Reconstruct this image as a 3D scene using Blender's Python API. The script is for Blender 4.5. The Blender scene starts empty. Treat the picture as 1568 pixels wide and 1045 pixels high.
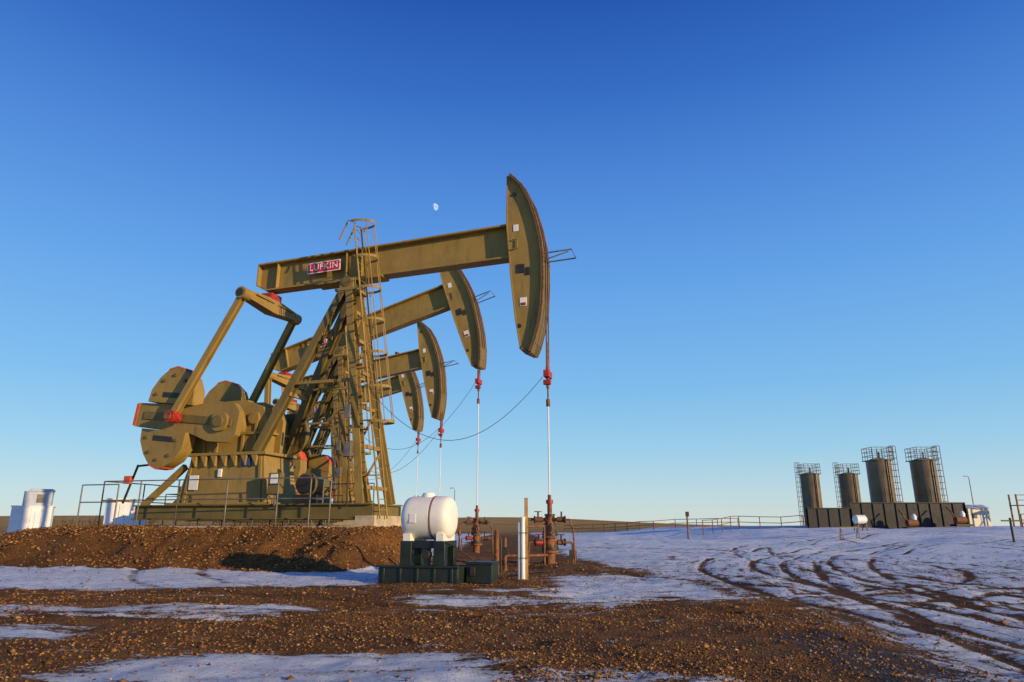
import bpy, math, random
import numpy as np
from mathutils import Vector, Matrix
random.seed(7); rng=np.random.default_rng(7)
R=math.radians
scene=bpy.context.scene
SUN_AZ=-36.0; SUN_EL=11.5
# ---------------------------------------------------------------- helpers
class MB:
    def __init__(s): s.v=[]; s.f=[]; s.m=[]
    def add(s,vs,fs,mat):
        o=len(s.v); s.v+=[tuple(v) for v in vs]; s.f+=[tuple(i+o for i in f) for f in fs]; s.m+=[mat]*len(fs)
    def frame(s,p0,p1,up):
        d=(Vector(p1)-Vector(p0)); L=d.length; d.normalize(); u=Vector(up)
        if abs(d.dot(u))>.98: u=Vector((1,0,0)) if abs(d.x)<.9 else Vector((0,1,0))
        a=d.cross(u).normalized(); b=a.cross(d).normalized(); return d,a,b,L
    def bar(s,p0,p1,w,h,mat,up=(0,0,1),w2=None,h2=None):
        d,a,b,L=s.frame(p0,p1,up); p0=Vector(p0); p1=Vector(p1)
        w2=w if w2 is None else w2; h2=h if h2 is None else h2
        vs=[p0+a*x*w/2+b*y*h/2 for x,y in((-1,-1),(1,-1),(1,1),(-1,1))]+[p1+a*x*w2/2+b*y*h2/2 for x,y in((-1,-1),(1,-1),(1,1),(-1,1))]
        s.add(vs,[(0,1,2,3),(4,5,6,7),(0,1,5,4),(1,2,6,5),(2,3,7,6),(3,0,4,7)],mat)
    def box(s,c,sz,mat,yaw=0):
        c=Vector(c); x=Vector((math.cos(yaw),math.sin(yaw),0))*sz[0]/2
        y=Vector((-math.sin(yaw),math.cos(yaw),0))*sz[1]/2; z=Vector((0,0,sz[2]/2))
        vs=[c+x*i+y*j+z*k for k in(-1,1) for i,j in((-1,-1),(1,-1),(1,1),(-1,1))]
        s.add(vs,[(0,1,2,3),(4,5,6,7),(0,1,5,4),(1,2,6,5),(2,3,7,6),(3,0,4,7)],mat)
    def ibeam(s,p0,p1,w,h,t,mat,up=(0,0,1)):
        d,a,b,L=s.frame(p0,p1,up); p0=Vector(p0); p1=Vector(p1)
        s.bar(p0,p1,t,h-2*t,mat,up)
        o=b*(h/2-t/2); s.bar(p0+o,p1+o,w,t,mat,up); s.bar(p0-o,p1-o,w,t,mat,up)
    def cyl(s,p0,p1,r,mat,r1=None,n=16):
        d,a,b,L=s.frame(p0,p1,(0,0,1)); p0=Vector(p0); p1=Vector(p1); r1=r if r1 is None else r1
        vs=[]
        for p,rr in((p0,r),(p1,r1)):
            vs+=[p+a*math.cos(2*math.pi*i/n)*rr+b*math.sin(2*math.pi*i/n)*rr for i in range(n)]
        fs=[(i,(i+1)%n,n+(i+1)%n,n+i) for i in range(n)]+[tuple(range(n)),tuple(range(n,2*n))]
        s.add(vs,fs,mat)
    def rev(s,p0,axis,prof,mat,n=24):
        d=Vector(axis).normalized(); p0=Vector(p0)
        u=Vector((0,0,1)) if abs(d.z)<.9 else Vector((1,0,0))
        a=d.cross(u).normalized(); b=a.cross(d).normalized(); vs=[];fs=[]
        for (h,r) in prof:
            vs+=[p0+d*h+a*math.cos(2*math.pi*i/n)*r+b*math.sin(2*math.pi*i/n)*r for i in range(n)]
        for k in range(len(prof)-1):
            fs+=[(k*n+i,k*n+(i+1)%n,(k+1)*n+(i+1)%n,(k+1)*n+i) for i in range(n)]
        fs+=[tuple(range(n)),tuple(range((len(prof)-1)*n,len(prof)*n))]
        s.add(vs,fs,mat)
    def prism(s,poly,w0,w1,mat):
        n=len(poly); vs=[(u,w0,z) for u,z in poly]+[(u,w1,z) for u,z in poly]
        fs=[tuple(range(n)),tuple(range(n,2*n))]+[(i,(i+1)%n,n+(i+1)%n,n+i) for i in range(n)]
        s.add(vs,fs,mat)
    def tube(s,path,r,mat,n=6,closed=False):
        P=[Vector(p) for p in path]; N=len(P); vs=[];fs=[]; prev=None
        for i,p in enumerate(P):
            if closed: t=(P[(i+1)%N]-P[i-1])
            else: t=P[min(i+1,N-1)]-P[max(i-1,0)]
            t.normalize()
            if prev is None:
                u=Vector((0,0,1)) if abs(t.z)<.9 else Vector((1,0,0)); a=t.cross(u).normalized()
            else: a=(prev-t*prev.dot(t)).normalized()
            prev=a; b=t.cross(a)
            vs+=[p+a*math.cos(2*math.pi*k/n)*r+b*math.sin(2*math.pi*k/n)*r for k in range(n)]
        for i in range(N if closed else N-1):
            j=(i+1)%N
            fs+=[(i*n+k,i*n+(k+1)%n,j*n+(k+1)%n,j*n+k) for k in range(n)]
        if not closed: fs+=[tuple(range(n)),tuple(range((N-1)*n,N*n))]
        s.add(vs,fs,mat)
    def mesh(s,name,mats,bevel=0):
        me=bpy.data.meshes.new(name); me.from_pydata(s.v,[],s.f)
        for m in mats: me.materials.append(m)
        me.polygons.foreach_set('material_index',s.m)
        import bmesh
        bm=bmesh.new(); bm.from_mesh(me); bmesh.ops.recalc_face_normals(bm,faces=bm.faces); bm.to_mesh(me); bm.free()
        me.polygons.foreach_set('use_smooth',[True]*len(me.polygons))
        me.set_sharp_from_angle(angle=R(32)); me.update(); return me
def obj(name,me,parent=None,loc=(0,0,0),rot=0,bevel=0):
    o=bpy.data.objects.new(name,me); scene.collection.objects.link(o); o.location=loc; o.rotation_euler=(0,0,rot)
    if parent: o.parent=parent
    if bevel:
        b=o.modifiers.new('bev','BEVEL'); b.width=bevel; b.segments=2; b.limit_method='ANGLE'; b.harden_normals=False
    return o
def empty(name,loc,rot=0):
    e=bpy.data.objects.new(name,None); scene.collection.objects.link(e); e.location=loc; e.rotation_euler=(0,0,rot); e.empty_display_size=.5; return e
# ---------------------------------------------------------------- materials
class NT:
    def __init__(s,m): s.t=m.node_tree; s.n=s.t.nodes; s.l=s.t.links
    def new(s,k,**kw):
        x=s.n.new(k)
        for a,b in kw.items(): setattr(x,a,b)
        return x
    def link(s,a,b): s.l.new(a,b)
    def val(s,sock,v):
        if isinstance(v,(int,float)): sock.default_value=v
        elif isinstance(v,(tuple,list)): sock.default_value=v
        else: s.link(v,sock)
    def math(s,op,a,b=0,c=None,clamp=False):
        x=s.new('ShaderNodeMath',operation=op,use_clamp=clamp); s.val(x.inputs[0],a); s.val(x.inputs[1],b)
        if c is not None: s.val(x.inputs[2],c)
        return x.outputs[0]
    def noise(s,vec,scale,detail=4,rough=.55,dist=0):
        x=s.new('ShaderNodeTexNoise'); s.link(vec,x.inputs['Vector']); x.inputs['Scale'].default_value=scale
        x.inputs['Detail'].default_value=detail; x.inputs['Roughness'].default_value=rough; x.inputs['Distortion'].default_value=dist
        return x.outputs['Fac']
    def step(s,v,a,b,lo=0,hi=1):
        x=s.new('ShaderNodeMapRange',interpolation_type='SMOOTHSTEP'); s.val(x.inputs['Value'],v)
        x.inputs['From Min'].default_value=a; x.inputs['From Max'].default_value=b
        x.inputs['To Min'].default_value=lo; x.inputs['To Max'].default_value=hi; return x.outputs[0]
    def mix(s,f,a,b):
        x=s.new('ShaderNodeMix',data_type='RGBA'); s.val(x.inputs[0],f)
        for i,c in((6,a),(7,b)):
            if isinstance(c,tuple): x.inputs[i].default_value=(c+(1,))[:4]
            else: s.link(c,x.inputs[i])
        return x.outputs[2]
def mat(name,col,rough=.5,metal=0,var=.25,scale=2.0,grime=None,gamt=.4,bump=.0,streak=False,spec=.5):
    m=bpy.data.materials.new(name); m.use_nodes=True; t=NT(m); b=t.n['Principled BSDF']
    tc=t.new('ShaderNodeTexCoord').outputs['Object']
    n=t.noise(tc,scale,5,.6)
    dark=tuple(c*(1-var) for c in col); lite=tuple(min(1,c*(1+var)) for c in col)
    c=t.mix(t.step(n,.3,.7),dark,lite)
    if grime:
        mp=t.new('ShaderNodeMapping'); t.link(tc,mp.inputs[0]); mp.inputs['Scale'].default_value=(3,3,.5) if streak else (1,1,1)
        g=t.noise(mp.outputs[0],scale*1.7,7,.7,.3)
        c=t.mix(t.step(g,.5,.75,0,gamt),c,grime)
        g2=t.noise(tc,scale*9,6,.7); c=t.mix(t.step(g2,.6,.75,0,gamt),c,grime)
    t.link(c,b.inputs['Base Color']); b.inputs['Metallic'].default_value=metal
    t.link(t.step(n,.2,.8,rough-.08,rough+.12),b.inputs['Roughness'])
    b.inputs['Specular IOR Level'].default_value=spec
    if bump:
        bp=t.new('ShaderNodeBump'); bp.inputs['Strength'].default_value=bump; bp.inputs['Distance'].default_value=.02
        t.link(t.noise(tc,scale*12,5),bp.inputs['Height']); t.link(bp.outputs[0],b.inputs['Normal'])
    return m
TAN=mat('tan_paint',(.295,.198,.055),.48,var=.12,scale=.9,grime=(.06,.042,.018),gamt=.5,streak=True,bump=.06,spec=.22)
TAN2=mat('tan_paint_dull',(.16,.12,.04),.55,var=.15,scale=1.5,grime=(.05,.04,.02),gamt=.5,streak=True,spec=.22)
ORG=mat('orange_paint',(.60,.09,.02),.5,var=.15)
RED=mat('red_paint',(.34,.022,.012),.5,var=.3,scale=6,grime=(.08,.02,.01),gamt=.7)
DRK=mat('dark_steel',(.03,.028,.025),.5,var=.3,metal=.2)
RUST=mat('rusty_steel',(.20,.078,.028),.75,var=.45,scale=7,grime=(.035,.02,.01),gamt=.85,bump=.4)
STEEL=mat('polished_rod',(.75,.75,.75),.6,var=.03,spec=.2)
CABLE=mat('wire_rope',(.10,.06,.04),.6,var=.3,metal=.3)
GALV=mat('galvanised',(.17,.155,.13),.5,var=.3,metal=.3)
WHITE=mat('white_paint',(.78,.77,.74),.5,var=.05,grime=(.4,.36,.3),gamt=.3)
LETTER=mat('white_lettering',(.85,.85,.83),.5,var=.01)
GREY=mat('grey_blue_panel',(.42,.47,.52),.5,var=.1)
POLY=mat('white_poly',(.82,.79,.72),.35,var=.04,scale=3,grime=(.6,.5,.36),gamt=.2)
GREEN=mat('dark_green_plastic',(.010,.018,.014),.45,var=.3,grime=(.07,.05,.03),gamt=.4)
CONC=mat('concrete',(.46,.37,.24),.85,var=.2,scale=4,grime=(.2,.15,.1),bump=.4)
WOOD=mat('weathered_wood',(.38,.22,.10),.8,var=.3,scale=6,grime=(.12,.07,.04),streak=True,bump=.4)
BLK=mat('black_containment',(.012,.012,.013),.6,var=.3)
TANKM=mat('brown_tank_paint',(.15,.10,.045),.36,var=.25,scale=.6,grime=(.03,.02,.012),gamt=.6,streak=True)
SIGNR=mat('sign_red',(.60,.012,.015),.4,var=.05)
BLUE=mat('decal_blue',(.03,.06,.25),.5,var=.2)
# ---------------------------------------------------------------- terrain
def vn(x,y,sd=0):
    xi=np.floor(x); yi=np.floor(y); fx=x-xi; fy=y-yi; fx=fx*fx*(3-2*fx); fy=fy*fy*(3-2*fy)
    def h(a,b):
        q=np.sin(a*127.1+b*311.7+sd*74.7)*43758.5453; return q-np.floor(q)
    return (h(xi,yi)*(1-fx)+h(xi+1,yi)*fx)*(1-fy)+(h(xi,yi+1)*(1-fx)+h(xi+1,yi+1)*fx)*fy
def ss(a,b,x):
    t=np.clip((x-a)/(b-a),0,1); return t*t*(3-2*t)
AX=(-.9625,.2712)
def local(x,y):
    return (x-1.285)*AX[0]+(y-24)*AX[1], (x-1.285)*(-AX[1])+(y-24)*AX[0]
def moundmask(x,y):
    du,dw=local(x,y); n=(vn(x*.45,y*.45,3)-.5)*1.6+(vn(x*1.6,y*1.6,4)-.5)*.5
    f1=1-ss(2.3,6.7,dw+n*.7); e=du+.604*np.minimum(dw,0)
    f2=ss(4.0,5.7,e+n*.35); f3=1-ss(18.5,26,e+n); f4=ss(-46,-39,dw+n)
    return f1*f2*f3*f4
ARCS=[((40,14),34.3,.8),((2,25),12.6,.85),((-3,42),30.9,.9),((55,6),48.6,.75),((60,20),50.5,.8),((-20,2),29.5,.8),((70,-4),65.2,.8)]
def rutf(x,y):
    r=np.zeros_like(x)
    for (c,rad,hw) in ARCS:
        d=np.hypot(x-c[0],y-c[1])-rad
        r=np.maximum(r,1-ss(.06,.22,np.abs(np.abs(d)-hw)))
    return r
def gz(x,y):
    x=np.asarray(x,float); y=np.asarray(y,float)
    far=ss(60,200,np.hypot(x,y))
    z=(vn(x*.35,y*.35,1)-.5)*.12+(vn(x*1.3,y*1.3,2)-.5)*.05+(vn(x*4,y*4,5)-.5)*.04
    z=z*(1-far)
    z=z+ ((vn(x*.16,y*.28,8)-.5)*.55+(vn(x*.5,y*.8,18)-.5)*.16)*ss(24,40,y)*ss(0,8,x)*(1-far)
    m=moundmask(x,y)
    z=z+m*1.2+ 4*m*(1-m)*((vn(x*.9,y*.9,6)-.5)*.34+(vn(x*2.7,y*2.7,7)-.5)*.20+(vn(x*6,y*6,17)-.5)*.10)
    z=z-rutf(x,y)*.035*(1-m)*(y>2)
    z=z+1.05*ss(45,78,y)*ss(12,34,x)*(1-ss(150,260,y))
    z=z+13*np.exp(-((x+520)/520)**2-((y-900)/260)**2)+6.5*np.exp(-((x+10)/120)**2-((y-520)/110)**2)
    z=z+3*(vn(x*.004,y*.004,9)-.3)*ss(300,800,np.hypot(x,y))
    return z
def gz1(x,y): return float(gz(np.array([x]),np.array([y]))[0])
def sb(v,a,b,s): return ss(a-s,a+s,v)*(1-ss(b-s,b+s,v))
def snowbias(x,y):
    m=moundmask(x,y)
    b=np.full_like(x,-.45)
    L=sb(x,-400,-3.2,.7)*sb(y,15.0,120,.6); b+=L*1.15
    b+=sb(x,-4.0,-.3,.5)*sb(y,4.9,7.4,.3)*.92
    b+=sb(x,-60,-3.0,.6)*sb(y,10.3,11.7,.35)*.60
    b+=sb(x,-60,-5.3,.5)*sb(y,8.3,9.7,.35)*.65
    b+=sb(x,-2.0,2,.6)*sb(y,11,15,.6)*.38
    b+=sb(x,-.6,2.0,.5)*sb(y,5,6.8,.3)*.42
    b+=sb(x,1.0,4.3,.5)*sb(y,12.3,19,.9)*.80
    xb=np.interp(y,[0,6.2,8,10,12,15,20,26,40,80],[3.0,3.2,4.1,4.5,4.8,4.3,3.4,2.5,2.0,3])
    Rr=ss(-.6,.8,x-xb)
    b=np.maximum(b,-.45+Rr*(.70+.28*ss(18,34,y)))
    b+=-sb(x,-9,2.6,.8)*sb(y,24,60,3)*.2
    b+= -ss(.01,.10,m)*2.0+ss(.9,1,m)*.95
    far=ss(110,170,y-np.maximum(x-20,0)*1.5); b=b*(1-far)-.7*far
    return b
def axis(A,k,n,lo=-1,hi=1,c=0):
    s=np.linspace(lo,hi,n); return A*np.sinh(k*s)+c
xs=axis(3.2,7.9,660)
ys=axis(3.2,7.9,660,-.55,1,c=9)
X,Y=np.meshgrid(xs,ys); Z=gz(X.ravel(),Y.ravel())
nx,ny=len(xs),len(ys)
me=bpy.data.meshes.new('ground')
co=np.stack([X.ravel(),Y.ravel(),Z],1)
me.vertices.add(nx*ny); me.vertices.foreach_set('co',co.ravel())
ii=np.arange((nx-1)*(ny-1)); r_=ii//(nx-1); c_=ii%(nx-1); a=r_*nx+c_
q=np.stack([a,a+1,a+nx+1,a+nx],1).ravel()
me.loops.add(len(q)); me.loops.foreach_set('vertex_index',q)
me.polygons.add(len(ii)); me.polygons.foreach_set('loop_start',ii*4)
me.polygons.foreach_set('use_smooth',np.ones(len(ii),bool))
me.update(calc_edges=True)
for nm,arr in(('snowb',snowbias(X.ravel(),Y.ravel())),('mound',moundmask(X.ravel(),Y.ravel()))):
    at=me.attributes.new(nm,'FLOAT','POINT'); at.data.foreach_set('value',arr.astype(np.float32))
ground=obj('ground',me)
gm=bpy.data.materials.new('ground_mix'); gm.use_nodes=True; t=NT(gm); b=t.n['Principled BSDF']
P=t.new('ShaderNodeTexCoord').outputs['Object']
sx=t.new('ShaderNodeSeparateXYZ'); t.link(P,sx.inputs[0]); PX,PY=sx.outputs[0],sx.outputs[1]
at=t.new('ShaderNodeAttribute',attribute_name='snowb').outputs['Fac']
mo=t.new('ShaderNodeAttribute',attribute_name='mound').outputs['Fac']
n1=t.noise(P,.55,6,.62); n2=t.noise(P,3.0,6,.65); n3=t.noise(P,14,4,.6)
def dist(c): 
    dx=t.math('SUBTRACT',PX,c[0]); dy=t.math('SUBTRACT',PY,c[1])
    return t.math('SQRT',t.math('ADD',t.math('MULTIPLY',dx,dx),t.math('MULTIPLY',dy,dy))),dx,dy
def streaks(c,f,g):
    d0,dx,dy=dist(c); ang=t.math('ARCTAN2',dx,dy); cv=t.new('ShaderNodeCombineXYZ')
    t.link(t.math('MULTIPLY',d0,f),cv.inputs[0]); t.link(t.math('MULTIPLY',ang,g),cv.inputs[1]); return t.noise(cv.outputs[0],1.0,8,.66)
stL=streaks((-3,42),2.6,7.0); stR=streaks((50,9),3.6,14.0)
side=t.step(t.math('ADD',PX,t.math('MULTIPLY',PY,-.12)),.5,4.5)
stm=t.new('ShaderNodeMix',data_type='FLOAT'); t.link(side,stm.inputs[0]); t.link(stL,stm.inputs[2]); t.link(stR,stm.inputs[3]); st=stm.outputs[0]
rut=None; wob=t.math('MULTIPLY',t.math('SUBTRACT',t.noise(P,.9,3),.5),.3)
for c,rad,hw in ARCS:
    d,_,_=dist(c); dd=t.math('ABSOLUTE',t.math('SUBTRACT',t.math('ABSOLUTE',t.math('ADD',t.math('SUBTRACT',d,rad),wob)),hw))
    k=t.step(dd,.04,.17,1,0); rut=k if rut is None else t.math('MAXIMUM',rut,k)
vor=t.new('ShaderNodeTexVoronoi'); t.link(P,vor.inputs['Vector']); vor.inputs['Scale'].default_value=34
vs=t.new('ShaderNodeSeparateColor'); t.link(vor.outputs['Color'],vs.inputs[0])
vor2=t.new('ShaderNodeTexVoronoi'); t.link(P,vor2.inputs['Vector']); vor2.inputs['Scale'].default_value=80
s=t.math('ADD',at,t.math('MULTIPLY',t.math('SUBTRACT',n1,.5),1.2))
s=t.math('ADD',s,t.math('MULTIPLY',t.math('SUBTRACT',n2,.5),1.2))
s=t.math('ADD',s,t.math('MULTIPLY',t.math('SUBTRACT',st,.5),2.8))
s=t.math('ADD',s,t.math('MULTIPLY',t.math('SUBTRACT',n3,.5),.6))
s=t.math('ADD',s,t.math('MULTIPLY',t.math('SUBTRACT',vs.outputs[1],.5),.30))
s=t.math('SUBTRACT',s,t.math('MULTIPLY',rut,t.math('MULTIPLY',t.noise(P,1.5,3),1.0)))
snow=t.step(s,0.0,.06)
dirt_haze=t.mix(t.step(n2,.3,.7),(.072,.029,.008),(.24,.105,.028))
dirt_haze=t.mix(t.math('MULTIPLY',vs.outputs[0],.5),dirt_haze,(.36,.18,.06))
dirt_haze=t.mix(t.step(n1,.35,.6,.5,0),dirt_haze,(.034,.015,.006))
dirt_haze=t.mix(t.math('MULTIPLY',mo,.5),dirt_haze,(.25,.11,.028))
dirt_haze=t.mix(t.math('MULTIPLY',rut,.5),dirt_haze,(.03,.015,.007))
wetm=t.math('MULTIPLY',t.step(t.math('ABSOLUTE',t.math('SUBTRACT',PX,3.5)),.3,.9,1,0),t.step(t.math('ABSOLUTE',t.math('SUBTRACT',PY,7.4)),1.0,2.2,1,0))
wet=t.step(t.math('ADD',wetm,t.math('SUBTRACT',n2,.5)),.6,.85)
dirt_haze=t.mix(t.math('MULTIPLY',wet,.7),dirt_haze,(.022,.014,.009))
gr=t.mix(t.noise(P,.05,6,.7),(.38,.22,.06),(.62,.41,.15))
gr=t.mix(t.step(t.noise(P,.012,5,.6),.5,.62,0,.5),gr,(.36,.19,.06))
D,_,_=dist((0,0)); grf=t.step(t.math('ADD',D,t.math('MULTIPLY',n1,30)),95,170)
dirt_haze=t.mix(grf,dirt_haze,gr)
dirt_haze=t.mix(t.step(D,1200,2600,0,.8),dirt_haze,(.22,.27,.36))  # atmospheric haze painted into the far ground colour, bluish with distance
snc=t.mix(t.step(n2,.3,.7),(.50,.57,.68),(.77,.80,.85))
snc=t.mix(t.math('MULTIPLY',t.step(s,.04,.5,1,0),.6),snc,(.30,.27,.25))
snc=t.mix(t.math('MULTIPLY',rut,.55),snc,(.30,.29,.30))
t.link(t.mix(snow,dirt_haze,snc),b.inputs['Base Color'])
rg=t.mix(snow,t.mix(wet,(.9,.9,.9),(.62,.62,.62)),(.6,.6,.6)); t.link(rg,b.inputs['Roughness'])
b.inputs['Specular IOR Level'].default_value=.15
hg=t.math('ADD',t.math('MULTIPLY',t.math('SUBTRACT',1,vor.outputs['Distance']),.036),t.math('MULTIPLY',vor2.outputs['Distance'],-.014))
hg=t.math('ADD',hg,t.math('MULTIPLY',n3,.07))
hg=t.math('ADD',hg,t.math('MULTIPLY',t.math('MULTIPLY',n2,mo),.22))
hg=t.math('ADD',hg,t.math('MULTIPLY',t.math('MULTIPLY',t.noise(P,.35,9,.85),grf),3.0))
hs=t.math('ADD',t.math('MULTIPLY',t.noise(P,9,8,.75),.065),t.math('MULTIPLY',st,.05))
hm=t.new('ShaderNodeMix',data_type='FLOAT'); t.link(snow,hm.inputs[0]); t.link(hg,hm.inputs[2]); t.link(t.math('ADD',hs,.02),hm.inputs[3])
h=t.math('ADD',hm.outputs[0],t.math('MULTIPLY',rut,-.025))
bp=t.new('ShaderNodeBump'); bp.inputs['Distance'].default_value=1; bp.inputs['Strength'].default_value=.95
t.link(h,bp.inputs['Height']); t.link(bp.outputs[0],b.inputs['Normal'])
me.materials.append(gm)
# gravel stones : one mesh
def stones(N,ylo,yhi,slo,shi,sd,pw=4,xr=None):
    g=np.random.default_rng(sd)
    y=ylo*(yhi/ylo)**g.random(N); x=(g.random(N)*2-1)*(.86*y+2)
    if xr: x=xr[0]+(xr[1]-xr[0])*g.random(N)
    sbv=snowbias(x,y)+(vn(x*.9,y*.9,11)-.5)*.9; keep=g.random(N)<np.where(sbv>0,.12,1.0)*(.15+.85*vn(x*.7,y*.7,21))
    if xr: keep&=moundmask(x,y)>.02
    x=x[keep];y=y[keep];n=len(x); z=gz(x,y)
    size=(slo+(shi-slo)*g.random(n)**pw)*(.75+.035*y)
    base=np.array([(1,0,0),(0,1,0),(-1,0,0),(0,-1,0),(.15,.1,.75),(0,0,-.6)],float)
    V=np.repeat(base[None],n,0)*(1+.45*(g.random((n,6,3))-.5)); V+=.25*(g.random((n,6,3))-.5)
    th=g.random(n)*6.283; c,s_=np.cos(th),np.sin(th); vx=V[:,:,0]*c[:,None]-V[:,:,1]*s_[:,None]; vy=V[:,:,0]*s_[:,None]+V[:,:,1]*c[:,None]
    el=.7+.6*g.random(n)
    V=np.stack([vx*el[:,None],vy,V[:,:,2]],2)*size[:,None,None]
    V[:,:,0]+=x[:,None];V[:,:,1]+=y[:,None];V[:,:,2]+=(z+size*.15)[:,None]
    F=np.array([(0,1,4),(1,2,4),(2,3,4),(3,0,4),(1,0,5),(2,1,5),(3,2,5),(0,3,5)])
    F=(F[None]+6*np.arange(n)[:,None,None]).reshape(-1,3)
    return V.reshape(-1,3),F
parts=[stones(165000,5.0,27,.005,.023,1),stones(900,5.2,24,.02,.05,2),stones(42000,18.5,30,.010,.042,3,3,(-26,-2.5))]
off=0; VV=[];FF=[]
for A_,B_ in parts: VV.append(A_); FF.append(B_+off); off+=len(A_)
Vv=np.concatenate(VV); Ff=np.concatenate(FF)
gme=bpy.data.meshes.new('gravel'); gme.vertices.add(len(Vv)); gme.vertices.foreach_set('co',Vv.ravel())
gme.loops.add(len(Ff)*3); gme.loops.foreach_set('vertex_index',Ff.ravel().astype(np.int32))
gme.polygons.add(len(Ff)); gme.polygons.foreach_set('loop_start',np.arange(len(Ff))*3); gme.update(calc_edges=True)
sm=bpy.data.materials.new('stones'); sm.use_nodes=True; t=NT(sm); b=t.n['Principled BSDF']
ge=t.new('ShaderNodeNewGeometry'); cr=t.new('ShaderNodeValToRGB'); t.link(ge.outputs['Random Per Island'],cr.inputs[0])
e=cr.color_ramp.elements; e[0].position=0; e[0].color=(.07,.029,.009,1); e[1].position=1; e[1].color=(.48,.31,.15,1)
for p,c in((.45,(.20,.085,.022,1)),(.8,(.31,.15,.042,1)),(.94,(.37,.21,.08,1))): k=e.new(p); k.color=c
t.link(cr.outputs[0],b.inputs['Base Color']); b.inputs['Roughness'].default_value=.75; b.inputs['Specular IOR Level'].default_value=.2
gme.materials.append(sm); obj('gravel',gme)
# ---------------------------------------------------------------- pumpjack
PIV=(8.05,10.95)
ARC=[(1.33,14.42),(.86,13.89),(.52,13.15),(.30,12.37),(.15,11.6),(.08,10.87),(.08,10.0),(.13,9.06),(.25,8.3),(.44,7.62),(.58,7.28)]
BACK=[(.92,7.5),(1.1,8.6),(1.27,10.2),(1.34,11.2),(1.44,12.4),(1.42,13.5),(1.42,14.44)]
def rotp(p,phi):
    u,z=p[0]-PIV[0],p[1]-PIV[1]; c,s_=math.cos(phi),math.sin(phi)
    return (PIV[0]+u*c+z*s_, PIV[1]-u*s_+z*c)
MATS=[TAN,TAN2,ORG,RED,DRK,CABLE,WHITE,GALV,CONC,RUST,STEEL,BLUE,SIGNR]
iT,iT2,iO,iR,iD,iC,iW,iG,iK,iRu,iS,iB,iSR=range(13)
def build_static():
    s=MB()
    s.box((11.4,0,1.05),(11.4,3.1,.42),iK)
    s.box((6.25,0,1.42),(.75,2.7,.36),iK)
    for w in(-1.15,1.15): s.ibeam((6.05,w,1.75),(16.2,w,1.75),.32,.55,.05,iT2)
    for u in(6.1,7.4,8.7,10,11.5,13,14.5,16.1): s.ibeam((u,-1.0,1.75),(u,1.0,1.75),.26,.5,.05,iT2)
    v=[(10.5,-1.05,2.03),(14.5,-1.05,2.03),(14.5,1.05,2.03),(10.5,1.05,2.03),(10.8,-.95,3.85),(14.0,-.95,3.85),(14.0,.95,3.85),(10.8,.95,3.85)]
    s.add(v,[(0,1,2,3),(4,5,6,7),(0,1,5,4),(1,2,6,5),(2,3,7,6),(3,0,4,7)],iT)
    s.box((12.4,0,3.91),(3.6,2.3,.11),iT)
    s.box((12.5,0,2.06),(4.5,2.5,.07),iT)
    for w in(-1.03,1.03):
        for u in(10.75,14.1): s.bar((u,w*1.04,2.1),(u*.9+1.24,w*.97,3.86),.06,.12,iT)
    for u in(11.0,11.45,11.9,12.35,12.8,13.25,13.7):
        s.prism([(u-.02,3.85),(u+.26,3.85),(u+.02,3.45)],.95,1.13,iT)
    poly=[(11.0,3.97),(14.3,3.97),(14.45,4.35),(14.2,5.0),(13.55,5.75),(13.0,5.98),(11.9,5.98),(11.2,5.75),(10.95,5.2)]
    s.prism(poly,-.72,.72,iT); s.prism([(12.4+(u-12.6)*1.05,4.95+(z-4.95)*1.06) for u,z in poly],-.10,.10,iT)
    s.box((12.7,0,4.72),(3.75,1.62,.10),iT); s.box((12.6,0,6.03),(1.0,.9,.12),iT)
    for w in(-1,1):
        s.cyl((12.4,w*.7,5.08),(12.4,w*1.0,5.08),.55,iT,n=28); s.cyl((12.4,w*1.0,5.08),(12.4,w*1.06,5.08),.40,iT2,n=24)
        s.cyl((12.4,w*1.0,5.08),(12.4,w*1.78,5.08),.22,iT2)
        for du in(-1.1,-.55,.62,1.2): s.bar((12.5+du,w*.76,4.0),(12.5+du,w*.76,5.3),.07,.12,iT)
        s.cyl((13.75,w*.7,4.9),(13.75,w*.9,4.9),.26,iT,n=20); s.cyl((11.5,w*.7,5.3),(11.5,w*.86,5.3),.24,iT,n=20)
    s.cyl((11.2,-1.35,4.9),(11.2,-1.12,4.9),.85,iT2,n=32)
    s.cyl((9.1,-.35,2.75),(9.1,.65,2.75),.42,iT2,n=20); s.cyl((9.1,.65,2.75),(9.1,.8,2.75),.34,iD,n=20)
    s.box((9.1,.15,2.2),(1.0,1.1,.34),iD); s.box((9.1,.15,3.22),(.4,.4,.25),iT2)
    top=10.32
    def leg(u0,u1,w0,w1,z1,sz,m): s.ibeam((u0,w0,top),(u1,w1,z1),sz,sz*1.15,.035,m,up=(0,1,0))
    for w in(-1,1):
        leg(7.95,6.5,.33*w,1.15*w,2.02,.30,iT); leg(8.25,11.15,.33*w,.9*w,3.97,.30,iT2)
    def fl(z): k=(top-z)/(top-2.02); return 7.95-1.45*k,.33+.82*k
    prev=None
    zs=[9.5,8.3,7.0,5.6,4.1,2.6]
    for i,z in enumerate(zs):
        u,w=fl(z); s.bar((u,-w,z),(u,w,z),.10,.14,iT)
        if prev: 
            s.bar((prev[0],-prev[1],prev[2]),(u,w,z),.06,.08,iT)
        prev=(u,w,z)
    def rl(z): k=(top-z)/(top-3.97); return 8.25+2.9*k,.33+.57*k
    for z in(8.6,6.2):
        u,w=rl(z); s.bar((u,-w,z),(u,w,z),.12,.16,iT)
    for q in(-1,1):
        u2,w2=fl(6.6);u,w=rl(6.6); s.bar((u2,q*w2,6.6),(u,q*w,6.6),.09,.12,iT)
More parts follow.
